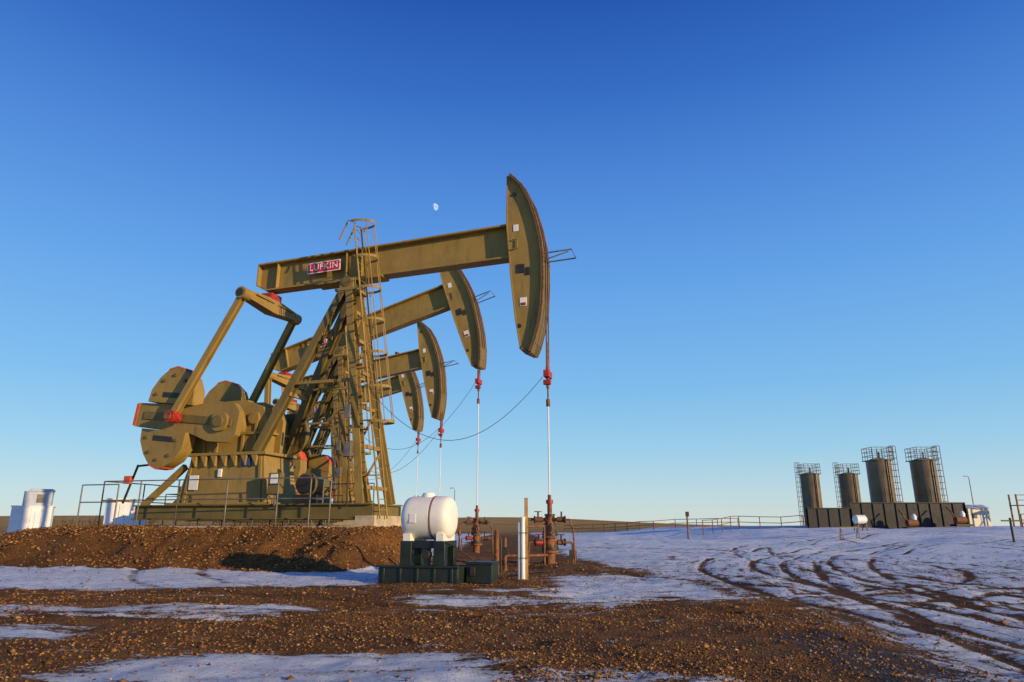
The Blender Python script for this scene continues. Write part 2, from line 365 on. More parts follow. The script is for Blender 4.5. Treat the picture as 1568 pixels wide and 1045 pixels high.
    s.box((8.08,0,10.36),(.95,1.05,.10),iT); s.box((8.08,0,10.50),(.5,.8,.22),iT2)
    s.cyl((8.05,-.55,10.68),(8.05,.55,10.68),.22,iT2); 
    for w in(-.42,.42): s.box((8.05,w,10.6),(.6,.2,.42),iT)
    def lp(z,w=0,off=0): k=(z-1.5)/(12.9-1.5); return Vector((5.75+1.75*k-off,w,z))
    for w in(.62,1.18): s.tube([lp(1.5,w),lp(12.9,w),lp(13.0,w,.0)+Vector((.25,0,.0)),lp(12.3,w)+Vector((.7,0,-.1))],.035,iT)
    z=1.8
    while z<12.7: s.tube([lp(z,.62),lp(z,1.18)],.02,iT,n=5); z+=.36
    def hoop(z,rr=.62,up=0):
        pts=[]
        for i in range(15):
            a_=math.pi*(-.12+1.24*i/14)
            pts.append(lp(z,.9+math.cos(a_)*.42,math.sin(a_)*rr+.12))
        return pts
    hz=[4.9,6.2,7.5,8.8,10.1,11.4,12.9]; H=[hoop(z) for z in hz]
    for h_ in H:
        for i in range(len(h_)-1): s.bar(h_[i],h_[i+1],.02,.10,iT)
    for i in(1,4,7,10,13):
        for k in range(len(H)-1): s.bar(H[k][i],H[k+1][i],.055,.02,iT)
    for z in(3,5,7,9,10.2):
        u,w=fl(z); s.bar(lp(z,.9),(u,w,z),.05,.05,iT)
    def rail(pts,z0=1.27,zt=2.9,step=2.1):
        for a_,b_ in zip(pts[:-1],pts[1:]):
            a_=Vector((a_[0],a_[1],0)); b_=Vector((b_[0],b_[1],0)); L=(b_-a_).length; n=max(1,round(L/step))
            for i in range(n+1):
                p=a_.lerp(b_,i/n); s.tube([(p.x,p.y,z0-.2),(p.x,p.y,zt)],.028,iG)
            for zz in(zt,(zt+z0)/2+.1): s.tube([(a_.x,a_.y,zz),(b_.x,b_.y,zz)],.025,iG)
    rail([(7.4,1.75),(13.6,1.95),(17.0,2.0),(17.0,-2.0),(7.6,-1.9)])
    rail([(8.2,1.75),(8.2,.9)]); rail([(15.9,2.4),(17.6,2.4)],zt=2.75)
    s.bar((14.4,.8,3.5),(16.2,.8,2.0),.18,.22,iT); s.bar((14.4,-.8,3.5),(16.2,-.8,2.0),.18,.22,iT)
    s.bar((14.4,.95,3.7),(16.5,1.0,3.55),.05,.08,iD); s.bar((16.5,1.0,3.6),(16.9,1.1,2.1),.05,.08,iD); s.box((16.7,1.2,3.0),(.3,.15,.3),iO)
    s.box((13.7,1.095,2.85),(.42,.02,.55),iW); s.box((11.5,1.02,3.6),(.36,.1,.3),iB)
    s.box((12.6,1.04,3.2),(.16,.06,.3),iW)
    s.box((9.9,1.35,2.75),(.5,.25,.75),iT2); s.box((9.9,1.485,2.9),(.3,.015,.35),iW); s.tube([(9.9,1.35,1.9),(9.9,1.35,2.5)],.04,iG)
    s.box((7.05,1.35,3.9),(.28,.2,.5),iG); s.box((7.2,1.3,5.3),(.22,.06,.5),iG)
    s.tube([(7.0,1.3,1.9),(7.05,1.3,4),(7.4,1.0,6.5)],.03,iD)
    return s.mesh('pump_frame',MATS)
def build_beam(phi):
    s=MB(); q=lambda p:rotp(p,phi)
    def P3(p,w): a_=q(p); return Vector((a_[0],w,a_[1]))
    up=P3((8,1+10),0)-P3((8,10),0)
    web=[(1.36,12.38),(12.4,11.90),(12.4,11.05),(11.95,10.80),(1.3,11.13)]
    s.prism([q(p) for p in web],-.03,.03,iT)
    s.bar(P3((1.36,12.41),0),P3((12.42,11.93),0),.60,.07,iT,up); s.bar(P3((1.3,11.10),0),P3((11.97,10.77),0),.56,.07,iT,up)
    s.bar(P3((11.97,10.77),0),P3((12.42,11.02),0),.56,.06,iT,up)
    s.bar(P3((12.42,11.0),0),P3((12.42,11.93),0),.56,.05,iT,(1,0,0))
    for u in(7.6,8.3,11.5):
        zt=12.38-(u-1.4)*.0435; zb=11.12-(u-1.3)*.031
        for w in(-.15,.15): s.bar(P3((u,zb),w),P3((u,zt),w),.03,.20,iT,(0,1,0))
    s.bar(P3((6.6,10.87),0),P3((9.6,10.78),0),.66,.09,iT,up)
    poly=[q(p) for p in ARC+BACK]
    s.prism(poly,-.36,.36,iT)
    for i in range(len(ARC)-1):
        a_,b_=Vector(ARC[i]),Vector(ARC[i+1]); o=Vector((-.03,0))
        s.bar(P3(a_+o,0),P3(b_+o,0),1.06,.09,iT2,up=(1,0,0))
        for w in(-.51,.51): s.bar(P3(a_+o*2.6,w),P3(b_+o*2.6,w),.06,.05,iRu,up=(1,0,0))
    BB=BACK
    for i in range(len(BB)-1): s.bar(P3(BB[i],0),P3(BB[i+1],0),.80,.05,iT,up=(1,0,0))
    s.bar(P3((.55,7.28),0),P3((.93,7.48),0),.86,.10,iRu)
    s.bar(P3((.9,10.35),.375),P3((.9,10.7),.375),.3,.03,iD,(0,1,0)); s.bar(P3((.62,10.25),.38),P3((.62,10.55),.38),.16,.03,iD,(0,1,0))
    s.bar(P3((1.08,12.05),.37),P3((1.08,12.33),.37),.2,.02,iW,(0,1,0)); s.bar(P3((.8,9.05),.37),P3((.8,9.38),.37),.26,.02,iW,(0,1,0))
    s.bar(P3((.8,9.07),.385),P3((.8,9.18),.385),.2,.01,iR,(0,1,0))
    s.tube([P3((1.35,11.3),.42),P3((1.0,11.35),.42),P3((1.0,11.7),.42),P3((1.2,11.72),.42)],.025,iT)
    for uu,zz in((1.15,13.6),(.95,8.3)): s.cyl(P3((uu,zz),.36),P3((uu,zz),.40),.08,iD,n=12)
    s.tube([P3((.1,11.0),.45),P3((-1.05,11.05),.45),P3((-1.05,11.05),-.45),P3((.1,11.0),-.45)],.03,iG)
    s.tube([P3((.1,10.7),.45),P3((-.95,10.98),.45)],.025,iG)
    cz=6.5+8.0*phi
    for w in(-.17,.17):
        path=[P3((a_[0]-.11,a_[1]),w) for a_ in ARC]
        k=min(range(len(path)),key=lambda i:path[i].x); path=path[:k+1]+[Vector((-.02,w,path[k].z-.6)),Vector((0,w,cz))]
        s.tube(path,.028,iC)
    s.bar((0,-.30,cz),(0,.30,cz),.20,.24,iR); s.cyl((0,0,cz+.12),(0,0,cz+.45),.09,iR,r1=.05); s.cyl((0,0,cz-.5),(0,0,cz-.12),.06,iRu)
    s.cyl((0,0,cz+.45),(0,0,cz+1.2),.035,iRu); s.box((0,.1,cz-.3),(.26,.18,.16),iR)
    s.cyl((0,0,cz-1.15),(0,0,cz-.9),.075,iRu); s.cyl((0,0,cz-.9),(0,0,cz-.5),.03,iRu)
    s.cyl((0,0,2.1),(0,0,cz-.9),.026,iS,n=12)
    A_=Vector((.15,.15,cz-.1)); B_=Vector((6.7,.7,6.2)); pts=[]
    for i in range(25):
        k=i/24; p=A_.lerp(B_,k); p.z-=1.9*4*k*(1-k)*(1+.1*math.sin(3*k)); pts.append(p)
    s.tube(pts,.012,iD,n=4)
    E=q((11.83,10.1)); C=(12.4,5.08); r=1.9; L=5.40
    dx,dz=E[0]-C[0],E[1]-C[1]; d=math.hypot(dx,dz); a_=(r*r-L*L+d*d)/(2*d); a_=max(-r,min(r,a_)); h_=math.sqrt(max(0,r*r-a_*a_))
    px_,pz_=C[0]+a_*dx/d,C[1]+a_*dz/d
    c1=(px_+h_*dz/d,pz_-h_*dx/d); c2=(px_-h_*dz/d,pz_+h_*dx/d)
    hi,lo=(c1,c2) if c1[0]>c2[0] else (c2,c1)
    Pn=hi if phi<.01 or phi>.2 and phi<.23 else lo
    for w in(-1,1):
        s.bar((E[0],0,E[1]),(E[0],w*1.6,E[1]),.50,.62,iT,w2=.40,h2=.34)
        s.bar((E[0],w*.15,E[1]+.1),(E[0],w*1.3,E[1]+.1),.62,.05,iT)
        s.cyl((E[0],w*1.5,E[1]),(E[0],w*1.98,E[1]),.24,iT,n=18); s.cyl((E[0],w*1.98,E[1]),(E[0],w*2.03,E[1]),.15,iD,n=14)
        s.ibeam((E[0],w*1.75,E[1]),(Pn[0],w*1.95,Pn[1]),.24,.28,.04,iT,up=(0,1,0))
        s.cyl((Pn[0],w*1.72,Pn[1]),(Pn[0],w*2.2,Pn[1]),.24,iR,n=20); s.cyl((Pn[0],w*2.2,Pn[1]),(Pn[0],w*2.26,Pn[1]),.16,iRu,n=16)
        ca,sa=(Pn[0]-C[0])/r,(Pn[1]-C[1])/r
        def K(p): return (C[0]+p[0]*ca-p[1]*sa, C[1]+p[0]*sa+p[1]*ca)
        arm=[(-.75,-.45),(-.45,-.75),(.45,-.78),(1.3,-.55),(3.95,-.47),(3.95,.47),(1.3,.55),(.45,.78),(-.45,.75),(-.75,.45)]
        w0,w1=w*1.28,w*1.56
        s.prism([K(p) for p in arm],w0,w1,iT)
        s.prism([K(p) for p in [(-.5,-.15),(3.6,-.15),(3.6,.15),(-.5,.15)]],w1,w1+w*.05,iT2)
        s.prism([K(p) for p in [(3.95,-.47),(4.09,-.43),(4.09,.43),(3.95,.47)]],w0-w*.02,w1+w*.02,iO)
        s.cyl((C[0],w*1.2,C[1]),(C[0],w*1.7,C[1]),.38,iT,n=24)
        for sg in(-1,1):
            wt=[(1.35,.53),(3.45,.53),(3.4,1.0),(3.12,1.5),(2.8,1.82),(2.4,1.95),(2.05,1.9),(1.65,1.62),(1.38,1.15)]
            s.prism([K((x,z*sg)) for x,z in wt],w*1.12,w*1.72,iT)
            cap=[(2.8,1.825),(2.4,1.955),(2.05,1.905),(2.08,1.96),(2.4,2.02),(2.76,1.9)]
            s.prism([K((x,z*sg)) for x,z in cap],w*1.12,w*1.72,iO)
            s.prism([K((x,z*sg)) for x,z in [(1.9,.75),(2.8,.75),(2.8,.95),(1.9,.95)]],w*1.72,w*1.74,iD)
            for bx,bz in((1.7,.85),(3.1,.85),(1.9,1.45),(2.85,1.4),(2.4,1.65)):
                p=K((bx,bz*sg)); s.cyl((p[0],w*1.72,p[1]),(p[0],w*1.78,p[1]),.07,iT2,n=8)
    T=q((11.83,10.6)); s.bar((T[0],-.35,T[1]-.12),(T[0],.35,T[1]-.12),.5,.26,iR); s.cyl((T[0],-.42,T[1]-.28),(T[0],.42,T[1]-.28),.17,iD)
    return s.mesh('walking_beam',MATS)
stat=build_static()
rotA=math.atan2(AX[1],AX[0])
for i,phi in enumerate([0,R(14.5),R(6.9),R(12.0)]):
    wx,wy=1.285-3.03*i,24+11*i
    p=empty('pumpjack' if i==0 else 'pumpjack.%03d'%i,(wx,wy,0),rotA)
    obj('frame_%d'%i,stat,p,bevel=.012 if i<2 else 0)
    obj('beam_and_cranks_%d'%i,build_beam(phi),p,bevel=.012 if i<2 else 0)
    c=rotp((9.25,11.50),phi); tilt=math.atan2(-.4635,11.0)
    s=MB(); s.box((0,0,0),(1.50,.46,.02),iW); s.box((0,0,.012),(1.43,.39,.02),iSR)
    so=obj('sign_%d'%i,s.mesh('sign',MATS),p)
    ang_=-tilt+phi
    xd=Vector((-math.cos(ang_),0,math.sin(ang_))); zd=Vector((0,1,0)); yd=zd.cross(xd)
    M=Matrix(((xd.x,yd.x,zd.x,c[0]),(xd.y,yd.y,zd.y,.32),(xd.z,yd.z,zd.z,c[1]),(0,0,0,1)))
    so.matrix_local=M
    fc=bpy.data.curves.new('sign_text','FONT'); fc.body='LUFKIN'; fc.size=.36; fc.align_x='CENTER'; fc.align_y='CENTER'; fc.extrude=.001; fc.offset=.002; fc.space_character=1.12
    fc.materials.append(LETTER); fo=bpy.data.objects.new('sign_text_%d'%i,fc); scene.collection.objects.link(fo); fo.parent=p
    fo.matrix_local=M@Matrix.Translation((0,.005,.026))
    s=MB()
    for (h0,h1,r_,m_) in((-.2,.35,.17,iRu),(.35,.43,.29,iRu),(.45,.53,.29,iD),(.53,.82,.18,iRu),(.82,.89,.27,iRu),(.90,.97,.27,iD),(.97,1.25,.13,iRu),(1.25,1.31,.2,iD),(1.31,1.55,.14,iRu),(1.55,1.61,.18,iD),(1.61,1.95,.08,iRu),(1.95,2.08,.12,iR),(2.08,2.25,.06,iRu)):
        s.cyl((0,0,h0),(0,0,h1),r_,m_,n=18)
    for a_ in range(8):
        for zz,rr in((.49,.25),(.93,.23)):
            x_,y_=math.cos(a_*.785)*rr,math.sin(a_*.785)*rr; s.cyl((x_,y_,zz-.13),(x_,y_,zz+.13),.02,iD,n=6)
    def valve(p,d,m_,wheel=True):
        p=Vector(p); d=Vector(d).normalized(); s.cyl(p,p+d*.25,.055,iRu); s.cyl(p+d*.12,p+d*.16,.11,iD); s.cyl(p+d*.25,p+d*.50,.09,m_); s.cyl(p+d*.50,p+d*.54,.12,iD)
        s.cyl(p+d*.4,p+d*.4+Vector((0,0,.26)),.03,iD)
        if wheel:
            c_=p+d*.4+Vector((0,0,.26)); s.tube([c_+Vector((math.cos(k*.524)*.12,math.sin(k*.524)*.12,0)) for k in range(12)],.014,m_,closed=True); s.bar(c_-Vector((.12,0,0)),c_+Vector((.12,0,0)),.02,.02,m_)
    valve((0,0,.68),(1,.2,0),iR); valve((0,0,.68),(-1,-.2,0),iRu); valve((0,0,1.43),(1,0,0),iRu,True); valve((0,0,1.43),(-1,.3,0),iRu,False); valve((0,0,1.12),(0.3,1,0),iR)
    s.tube([(.5,0,1.43),(.75,0,1.43),(.83,0,1.35),(.85,0,.4),(.9,.1,0),(.95,.1,-.2)],.04,iRu,n=8)
    s.tube([(.5,.12,.68),(.72,.15,.68),(.75,.18,.2),(.75,.2,-.2)],.035,iRu,n=8)
    s.tube([(-.5,-.12,.68),(-.75,-.2,.68),(-.8,-.2,.6),(-.8,-.2,-.2)],.04,iRu,n=8)
    s.tube([(-.5,.16,1.43),(-.65,.2,1.43),(-.7,.2,1.2),(-.75,.3,1.1),(-.8,.3,-.2)],.03,iRu,n=8)
    s.cyl((.83,0,.8),(.85,0,1.05),.09,iRu); s.box((-.8,-.2,.3),(.22,.2,.25),iD)
    s.tube([(.3,.8,.1),(1.2,1.0,.1),(2.0,.6,.12),(2.2,.5,-.2)],.03,iD,n=8)
    obj('wellhead' if i==0 else 'wellhead.%03d'%i,s.mesh('wellhead',MATS),None,(wx,wy,gz1(wx,wy)),rotA+.35,bevel=0)
# ---------------------------------------------------------------- white poly tank on stand
tx,ty=-2.02,17.35; tz=gz1(tx,ty); p=empty('chemical_tank',(tx,ty,tz),R(-14))
M2=[POLY,GREEN,DRK,WHITE,RUST,GALV]
s=MB(); prof=[(-.62,.02),(-.62,.20),(-.612,.32),(-.59,.41),(-.56,.455),(-.51,.492),(-.44,.51),(-.34,.515),(.13,.515),(.145,.500),(.175,.500),(.19,.515),(.34,.515),(.44,.51),(.51,.492),(.56,.455),(.59,.41),(.612,.32),(.62,.20),(.62,.02)]
s.rev((0,0,1.47),(1,0,0),prof,0,n=64)
s.cyl((-.05,0,1.96),(-.05,0,2.02),.17,0,n=24); s.cyl((-.05,0,2.02),(-.05,0,2.06),.145,0,n=24); s.cyl((-.38,0,1.95),(-.38,0,2.01),.05,0)
s.tube([(.16+0,math.cos(a_)*.512,1.47+math.sin(a_)*.512) for a_ in np.linspace(0,6.283,40)[:-1]],.012,4,closed=True)
for x_ in(-.42,.42): s.prism([(x_-.09,1.10),(x_+.09,1.10),(x_+.09,.93),(x_-.09,.93)],-.42,.42,0)
s.box((-.25,-.517,1.45),(.16,.015,.2),3)
obj('tank',s.mesh('tank',M2),p,bevel=0)
s=MB()
for x_ in(-.42,.42):
    for y_ in(-.34,.34): s.box((x_,y_,.62),(.28,.22,.62),1)
    s.box((x_,0,.86),(.24,.6,.14),1)
s.box((0,-.34,.84),(.7,.10,.16),1); s.box((0,.34,.84),(.7,.10,.16),1)
for (c_,sz_) in(((0,-.68,.16),(1.95,.08,.36)),((0,.68,.16),(1.95,.08,.36)),((-.94,0,.16),(.08,1.30,.36)),((.94,0,.16),(.08,1.30,.36)),((0,0,.2),(1.8,1.28,.20))): s.box(c_,sz_,1)
for k in range(-2,3): s.box((k*.42,-.73,.16),(.06,.04,.34),1)
s.box((0,-.70,.36),(2.02,.14,.05),1)
s.box((1.35,.05,.2),(.62,.6,.42),1); s.box((1.35,.05,.43),(.68,.66,.06),1); s.box((1.2,-.27,.25),(.12,.04,.2),2)
s.tube([(.5,-.3,.9),(.8,-.4,.8),(1.2,-.2,.5),(1.6,.6,.1),(2.4,2.8,.1),(3.0,5,.2)],.018,2)
s.cyl((.05,-.2,.3),(.05,-.2,.85),.08,5); s.cyl((.1,-.3,.62),(.1,-.5,.62),.1,2)
obj('stand',s.mesh('stand',M2),p,bevel=.01)
# ---------------------------------------------------------------- posts near well
def post(name,x,y,parts,mats):
    s=MB()
    for f in parts: f(s)
    return obj(name,s.mesh(name,mats),None,(x,y,gz1(x,y)),0,bevel=.006)
post('marker_post',.27,17.7,[lambda s:s.cyl((0,0,-.2),(0,0,1.45),.055,0),lambda s:s.cyl((0,0,1.45),(0,0,1.48),.065,0),lambda s:s.box((.085,.02,.9),(.09,.05,2.1),1),lambda s:s.cyl((-.09,.03,-.2),(-.09,.03,1.35),.035,0),lambda s:s.tube([(-.1,-.07,.5),(.13,-.07,.5),(.13,.08,.5),(-.1,.08,.5)],.008,2,closed=True),lambda s:s.tube([(-.1,-.07,1.1),(.13,-.07,1.1),(.13,.08,1.1),(-.1,.08,1.1)],.008,2,closed=True)],[WHITE,WOOD,DRK])
post('bollard',-.42,19.6,[lambda s:s.cyl((0,0,-.2),(0,0,1.1),.065,0),lambda s:s.cyl((0,0,1.1),(0,0,1.14),.05,0),lambda s:s.tube([(.12,0,-.1),(.12,0,.9),(.06,0,1.0)],.02,1)],[RUST,DRK])
post('bollard',-.2,20.8,[lambda s:s.cyl((0,0,-.2),(0,0,.9),.05,0),lambda s:s.cyl((0,0,.9),(0,0,.93),.04,0),lambda s:s.box((0,0,.55),(.16,.14,.22),1)],[RUST,DRK])
post('pipe_rack',.35,22.6,[lambda s:s.cyl((0,0,0),(0,0,1.4),.035,0),lambda s:s.cyl((0,0,1.2),(.7,.5,1.2),.03,0),lambda s:s.cyl((0,0,.7),(.0,0,.9),.08,1),lambda s:s.cyl((.7,.5,0),(.7,.5,1.2),.035,0),lambda s:s.cyl((0,0,.3),(.8,.6,.3),.045,0),lambda s:s.cyl((-.6,0,.3),(0,0,.3),.045,0)],[RUST,RED])
# ---------------------------------------------------------------- sheds left
def shed(name,x,y,w,d,h,z0,rot,upper=True):
    s=MB()
    s.box((0,0,h/2),(w,d,h),0); 
    for k in range(1,4): s.box((-w/2+k*w/4,-d/2-.02,h/2),(.05,.04,h*.96),0)
    s.box((0,0,h+.04),(w*1.05,d*1.05,.09),0); s.box((w*.22,-d/2-.03,h*.45),(w*.25,.05,h*.8),0); s.box((w*.3,-d/2-.07,h*.45),(.04,.04,.15),3)
    if upper:
        s.box((.2,0,h+.6),(w*.7,d*.8,1.05),1); s.add([(-w*.16,-d*.45,h+1.12),(w*.46,-d*.45,h+1.12),(w*.46,d*.45,h+1.12),(-w*.16,d*.45,h+1.12),(-w*.13,-d*.4,h+1.3),(w*.43,-d*.4,h+1.3),(w*.43,d*.4,h+1.3),(-w*.13,d*.4,h+1.3)],[(0,1,2,3),(4,5,6,7),(0,1,5,4),(1,2,6,5),(2,3,7,6),(3,0,4,7)],1)
        s.box((.4,-d*.41,h+.6),(.5,.04,.6),2)
    return obj(name,s.mesh(name,[WHITE,GREY,GALV,DRK]),None,(x,y,z0),rot,bevel=.02)
shed('equipment_shed',-35.4,52,2.5,1.5,2.6,.0,R(28))
shed('equipment_shed',-34.6,62,1.9,1.6,2.5,1.0,R(15),False)
shed('equipment_shed',-31.8,60,1.0,1.0,1.3,1.1,R(15),False)
# ---------------------------------------------------------------- storage tanks right
TM=[TANKM,DRK,GALV,RUST,WHITE]
def tower(x,y,side,z0=1.0):
    s=MB(); r=1.42
    s.rev((0,0,0),(0,0,1),[(0,r),(8.2,r),(8.22,r+.04),(8.3,r+.04),(8.6,r*.5),(8.7,.1)],0,n=40)
    for zz in(2.1,4.2,6.3): s.rev((0,0,zz),(0,0,1),[(0,r+.005),(.01,r+.03),(.06,r+.03),(.07,r+.005)],0,n=40)
    s.box((0,0,8.36),(2.7,2.7,.08),1)
    for k in range(4):
        a0=Vector([(-1.25,-1.25),(1.25,-1.25),(1.25,1.25),(-1.25,1.25)][k]+(0,)) ; a1=Vector([(1.25,-1.25),(1.25,1.25),(-1.25,1.25),(-1.25,-1.25)][k]+(0,))
        for zz in(8.9,9.4,9.9): s.tube([a0+Vector((0,0,zz)),a1+Vector((0,0,zz))],.035,2,n=5)
        for j in range(5): q_=a0.lerp(a1,j/4); s.tube([q_+Vector((0,0,8.3)),q_+Vector((0,0,9.9))],.035,2,n=5)
    lx=side*1.85
    for yy in(-.45,.15):
        for xx in(-.28,.28): s.tube([(lx+xx,yy,-.2),(lx+xx,yy,10.1)],.04,3 if side>0 else 2,n=5)
    for zz in np.arange(.4,10.2,.75):
        s.tube([(lx-.28,-.45,zz),(lx+.28,-.45,zz),(lx+.28,.15,zz),(lx-.28,.15,zz)],.028,3 if side>0 else 2,n=4,closed=True)
    s.tube([(.3,-r-.12,0),(.3,-r-.12,8.4)],.09,1); s.tube([(-.4,-r-.1,0),(-.4,-r-.1,5)],.06,2)
    s.cyl((.2,0,8.6),(.2,0,9.4),.12,1); s.box((0,-r-.25,.8),(.8,.5,1.4),1)
    return s.mesh('storage_tank',TM)
tl,tr=tower(0,0,-1),tower(0,0,1)
for i,(x,y,m_) in enumerate([(46.9,109.5,tl),(53.0,109.5,tl),(45.6,86,tr),(51.1,86,tr)]):
    obj('storage_tank' if i==0 else 'storage_tank.%03d'%i,m_,None,(x,y,.75),0)
s=MB()
def wallseg(a_,b_,h,z0=.9):
    a_=Vector(a_+(0,)); b_=Vector(b_+(0,)); n=int((b_-a_).length/1.2)
    s.bar(a_+Vector((0,0,z0+h/2)),b_+Vector((0,0,z0+h/2)),.12,h,0)
    for i in range(n+1): p_=a_.lerp(b_,i/n); s.bar(p_+Vector((0,-.1,z0-.3)),p_+Vector((0,-.1,z0+h+.04)),.14,.1,0)
    s.bar(a_+Vector((0,-.06,z0+h)),b_+Vector((0,-.06,z0+h)),.24,.1,0)
wallseg((33.5,80),(38.5,80),2.3); wallseg((38.5,80),(51.5,80),2.9); wallseg((51.5,80),(58,92),2.9); wallseg((33.5,80),(50,118),2.3)
obj('containment_wall',s.mesh('containment_wall',[BLK]))
def misc(name,x,y,fn,mats,rot=0,sc=1): 
    s=MB(); fn(s); o=obj(name,s.mesh(name,mats),None,(x,y,gz1(x,y)),rot,bevel=0); o.scale=(sc,)*3; return o
def pumpskid(s):
    s.box((0,0,.2),(1.8,1.2,.25),0); s.cyl((-.6,0,.75),(.5,0,.75),.4,1); s.rev((.2,-.1,1.1),(0,0,1),[(0,.25),(.3,.28),(.5,.22),(.65,.06)],2,n=18); s.tube([(-.6,0,.8),(-.9,0,1.6),(-.9,.8,2.2)],.08,3)
for x,y in((44.2,78),(49.6,78)): misc('pump_skid',x,y,pumpskid,[DRK,RUST,WHITE,RUST])
def office(s):
    s.box((0,0,1.3),(3.4,2.6,2.6),0); s.add([(-1.85,-1.45,2.6),(1.85,-1.45,2.6),(1.85,1.45,2.6),(-1.85,1.45,2.6),(-1.85,0,3.15),(1.85,0,3.15)],[(0,1,2,3),(0,1,5,4),(2,3,4,5),(0,4,3),(1,5,2)],1)
    s.box((.6,-1.32,1.0),(.85,.06,1.95),1); s.box((-.8,-1.32,1.5),(.8,.06,.6),2)
misc('equipment_shed',57.5,88,office,[mat('cream_panel',(.55,.5,.4),.5,var=.1),GREY,DRK],R(8),.85)
def stairs(s):
    for xx in(0,2.2):
        for yy in(0,1.2): s.bar((xx,yy,0),(xx,yy,3.9),.14,.14,0)
    s.box((1.1,.6,2.6),(2.4,1.4,.1),0)
    for zz in(3.2,3.8): s.bar((0,0,zz),(2.2,0,zz),.08,.08,0)
    s.bar((2.2,0,2.6),(4.8,0,.1),.12,.22,0); s.bar((2.2,0,3.6),(4.8,0,1.1),.08,.08,0); s.bar((2.2,1.2,2.6),(4.8,1.2,.1),.12,.22,0)
    for k in range(8): s.box((2.4+k*.32,.6,2.4-k*.3),(.28,1.2,.05),0); s.bar((2.4+k*.32,0,2.4-k*.3),(2.4+k*.32,0,3.4-k*.3),.05,.05,0)
    s.bar((0,0,.2),(2.2,0,2.5),.08,.08,0)
misc('stair_platform',60.5,84,stairs,[RUST])
def smalltank(s):
    s.rev((-.9,0,1.5),(1,0,0),[(0,.05),(.08,.4),(.25,.58),(1.6,.58),(1.77,.4),(1.85,.05)],0,n=24)
    for xx in(-.6,.6):
        for yy in(-.5,.5): s.bar((xx,yy,0),(xx,yy*.6,1.3),.1,.1,1)
        s.bar((xx,-.5,.9),(xx,.5,.9),.1,.12,1)
misc('horizontal_tank',33.5,68,smalltank,[WHITE,DRK],R(10),.72)
def sawhorse(s):
    s.bar((-.9,0,1.25),(.9,0,1.25),.1,.1,0)
    for xx in(-.8,.8):
        s.bar((xx,0,1.25),(xx,-.4,0),.08,.08,0); s.bar((xx,0,1.25),(xx,.4,0),.08,.08,0); s.bar((xx,-.3,.3),(xx,.3,.3),.06,.06,0)
    s.bar((-.8,-.3,.35),(.8,-.3,.35),.06,.06,0)
misc('pipe_stand',27.6,58,sawhorse,[GALV],0,.85)
def fence(name,pts,h,step,m_,rails=(1.0,.55),rr=.05):
    s=MB()
    for (x0,y0),(x1,y1) in zip(pts[:-1],pts[1:]):
        L=math.hypot(x1-x0,y1-y0); n=max(1,round(L/step)); pr=None
        for i in range(n+1):
            x_,y_=x0+(x1-x0)*i/n,y0+(y1-y0)*i/n; z_=gz1(x_,y_)
            s.tube([(x_,y_,z_-.3),(x_,y_,z_+h)],rr,0,n=6)
            if pr:
                for k in rails: s.tube([(pr[0],pr[1],pr[2]+h*k),(x_,y_,z_+h*k)],rr*.8,0,n=5)
            pr=(x_,y_,z_)
    return obj(name,s.mesh(name,[m_]))
fence('pipe_fence',[(20.5,76),(27,84),(33,80)],1.5,2.4,RUST)
fence('pipe_fence',[(11,150),(24,120),(40,125)],1.4,4,RUST,rr=.07)
fence('pipe_fence',[(52,72),(66,68),(90,66)],1.3,3.0,RUST)
post('fence_post',14.9,60,[lambda s:s.cyl((0,0,-.2),(0,0,2.3),.07,0),lambda s:s.box((0,-.1,2.1),(.3,.05,.4),1)],[RUST,DRK])
post('fence_post',36,51,[lambda s:s.cyl((0,0,-.2),(0,0,1.7),.08,0),lambda s:s.box((.0,0,1.5),(1.3,.1,.1),0)],[DRK])
def lamp(s):
    s.cyl((0,0,0),(0,0,6.2),.07,0,r1=.05); s.tube([(0,0,6.1),(-.1,0,6.5),(-.45,0,6.55)],.04,0); s.box((-.55,0,6.5),(.35,.15,.1),0)
misc('lamp_post',-8.2,100,lamp,[GALV]); misc('lamp_post',60.5,92,lamp,[GALV])
s=MB(); g=random.Random(3)
for k in range(46):
    cx=-300+g.random()*70+ (0 if k<34 else 150); cy=450+g.random()*30; z0=gz1(cx,cy); hh=3+g.random()*4
    s.cyl((cx,cy,z0-.5),(cx,cy,z0+hh*.6),.25,1,r1=.1,n=5)
    for j in range(6): s.bar((cx,cy,z0+hh*(.25+.06*j)),(cx+g.uniform(-1.6,1.6),cy+g.uniform(-1.6,1.6),z0+hh*g.uniform(.6,1)),.12,.12,1,w2=.03,h2=.03)
    for j in range(70):
        c_=Vector((cx+g.gauss(0,1.2),cy+g.gauss(0,1.2),z0+hh*.62+g.gauss(0,hh*.17))); d_=Vector((g.uniform(-1,1),g.uniform(-1,1),g.uniform(-1,1)))*.35; e_=Vector((g.uniform(-1,1),g.uniform(-1,1),g.uniform(-1,1)))*.35
        s.add([c_,c_+d_,c_+d_+e_,c_+e_],[(0,1,2,3)],0)
obj('distant_trees',s.mesh('distant_trees',[mat('dry_leaves',(.12,.08,.03),.8,var=.4),mat('bark',(.08,.05,.03),.9)]))
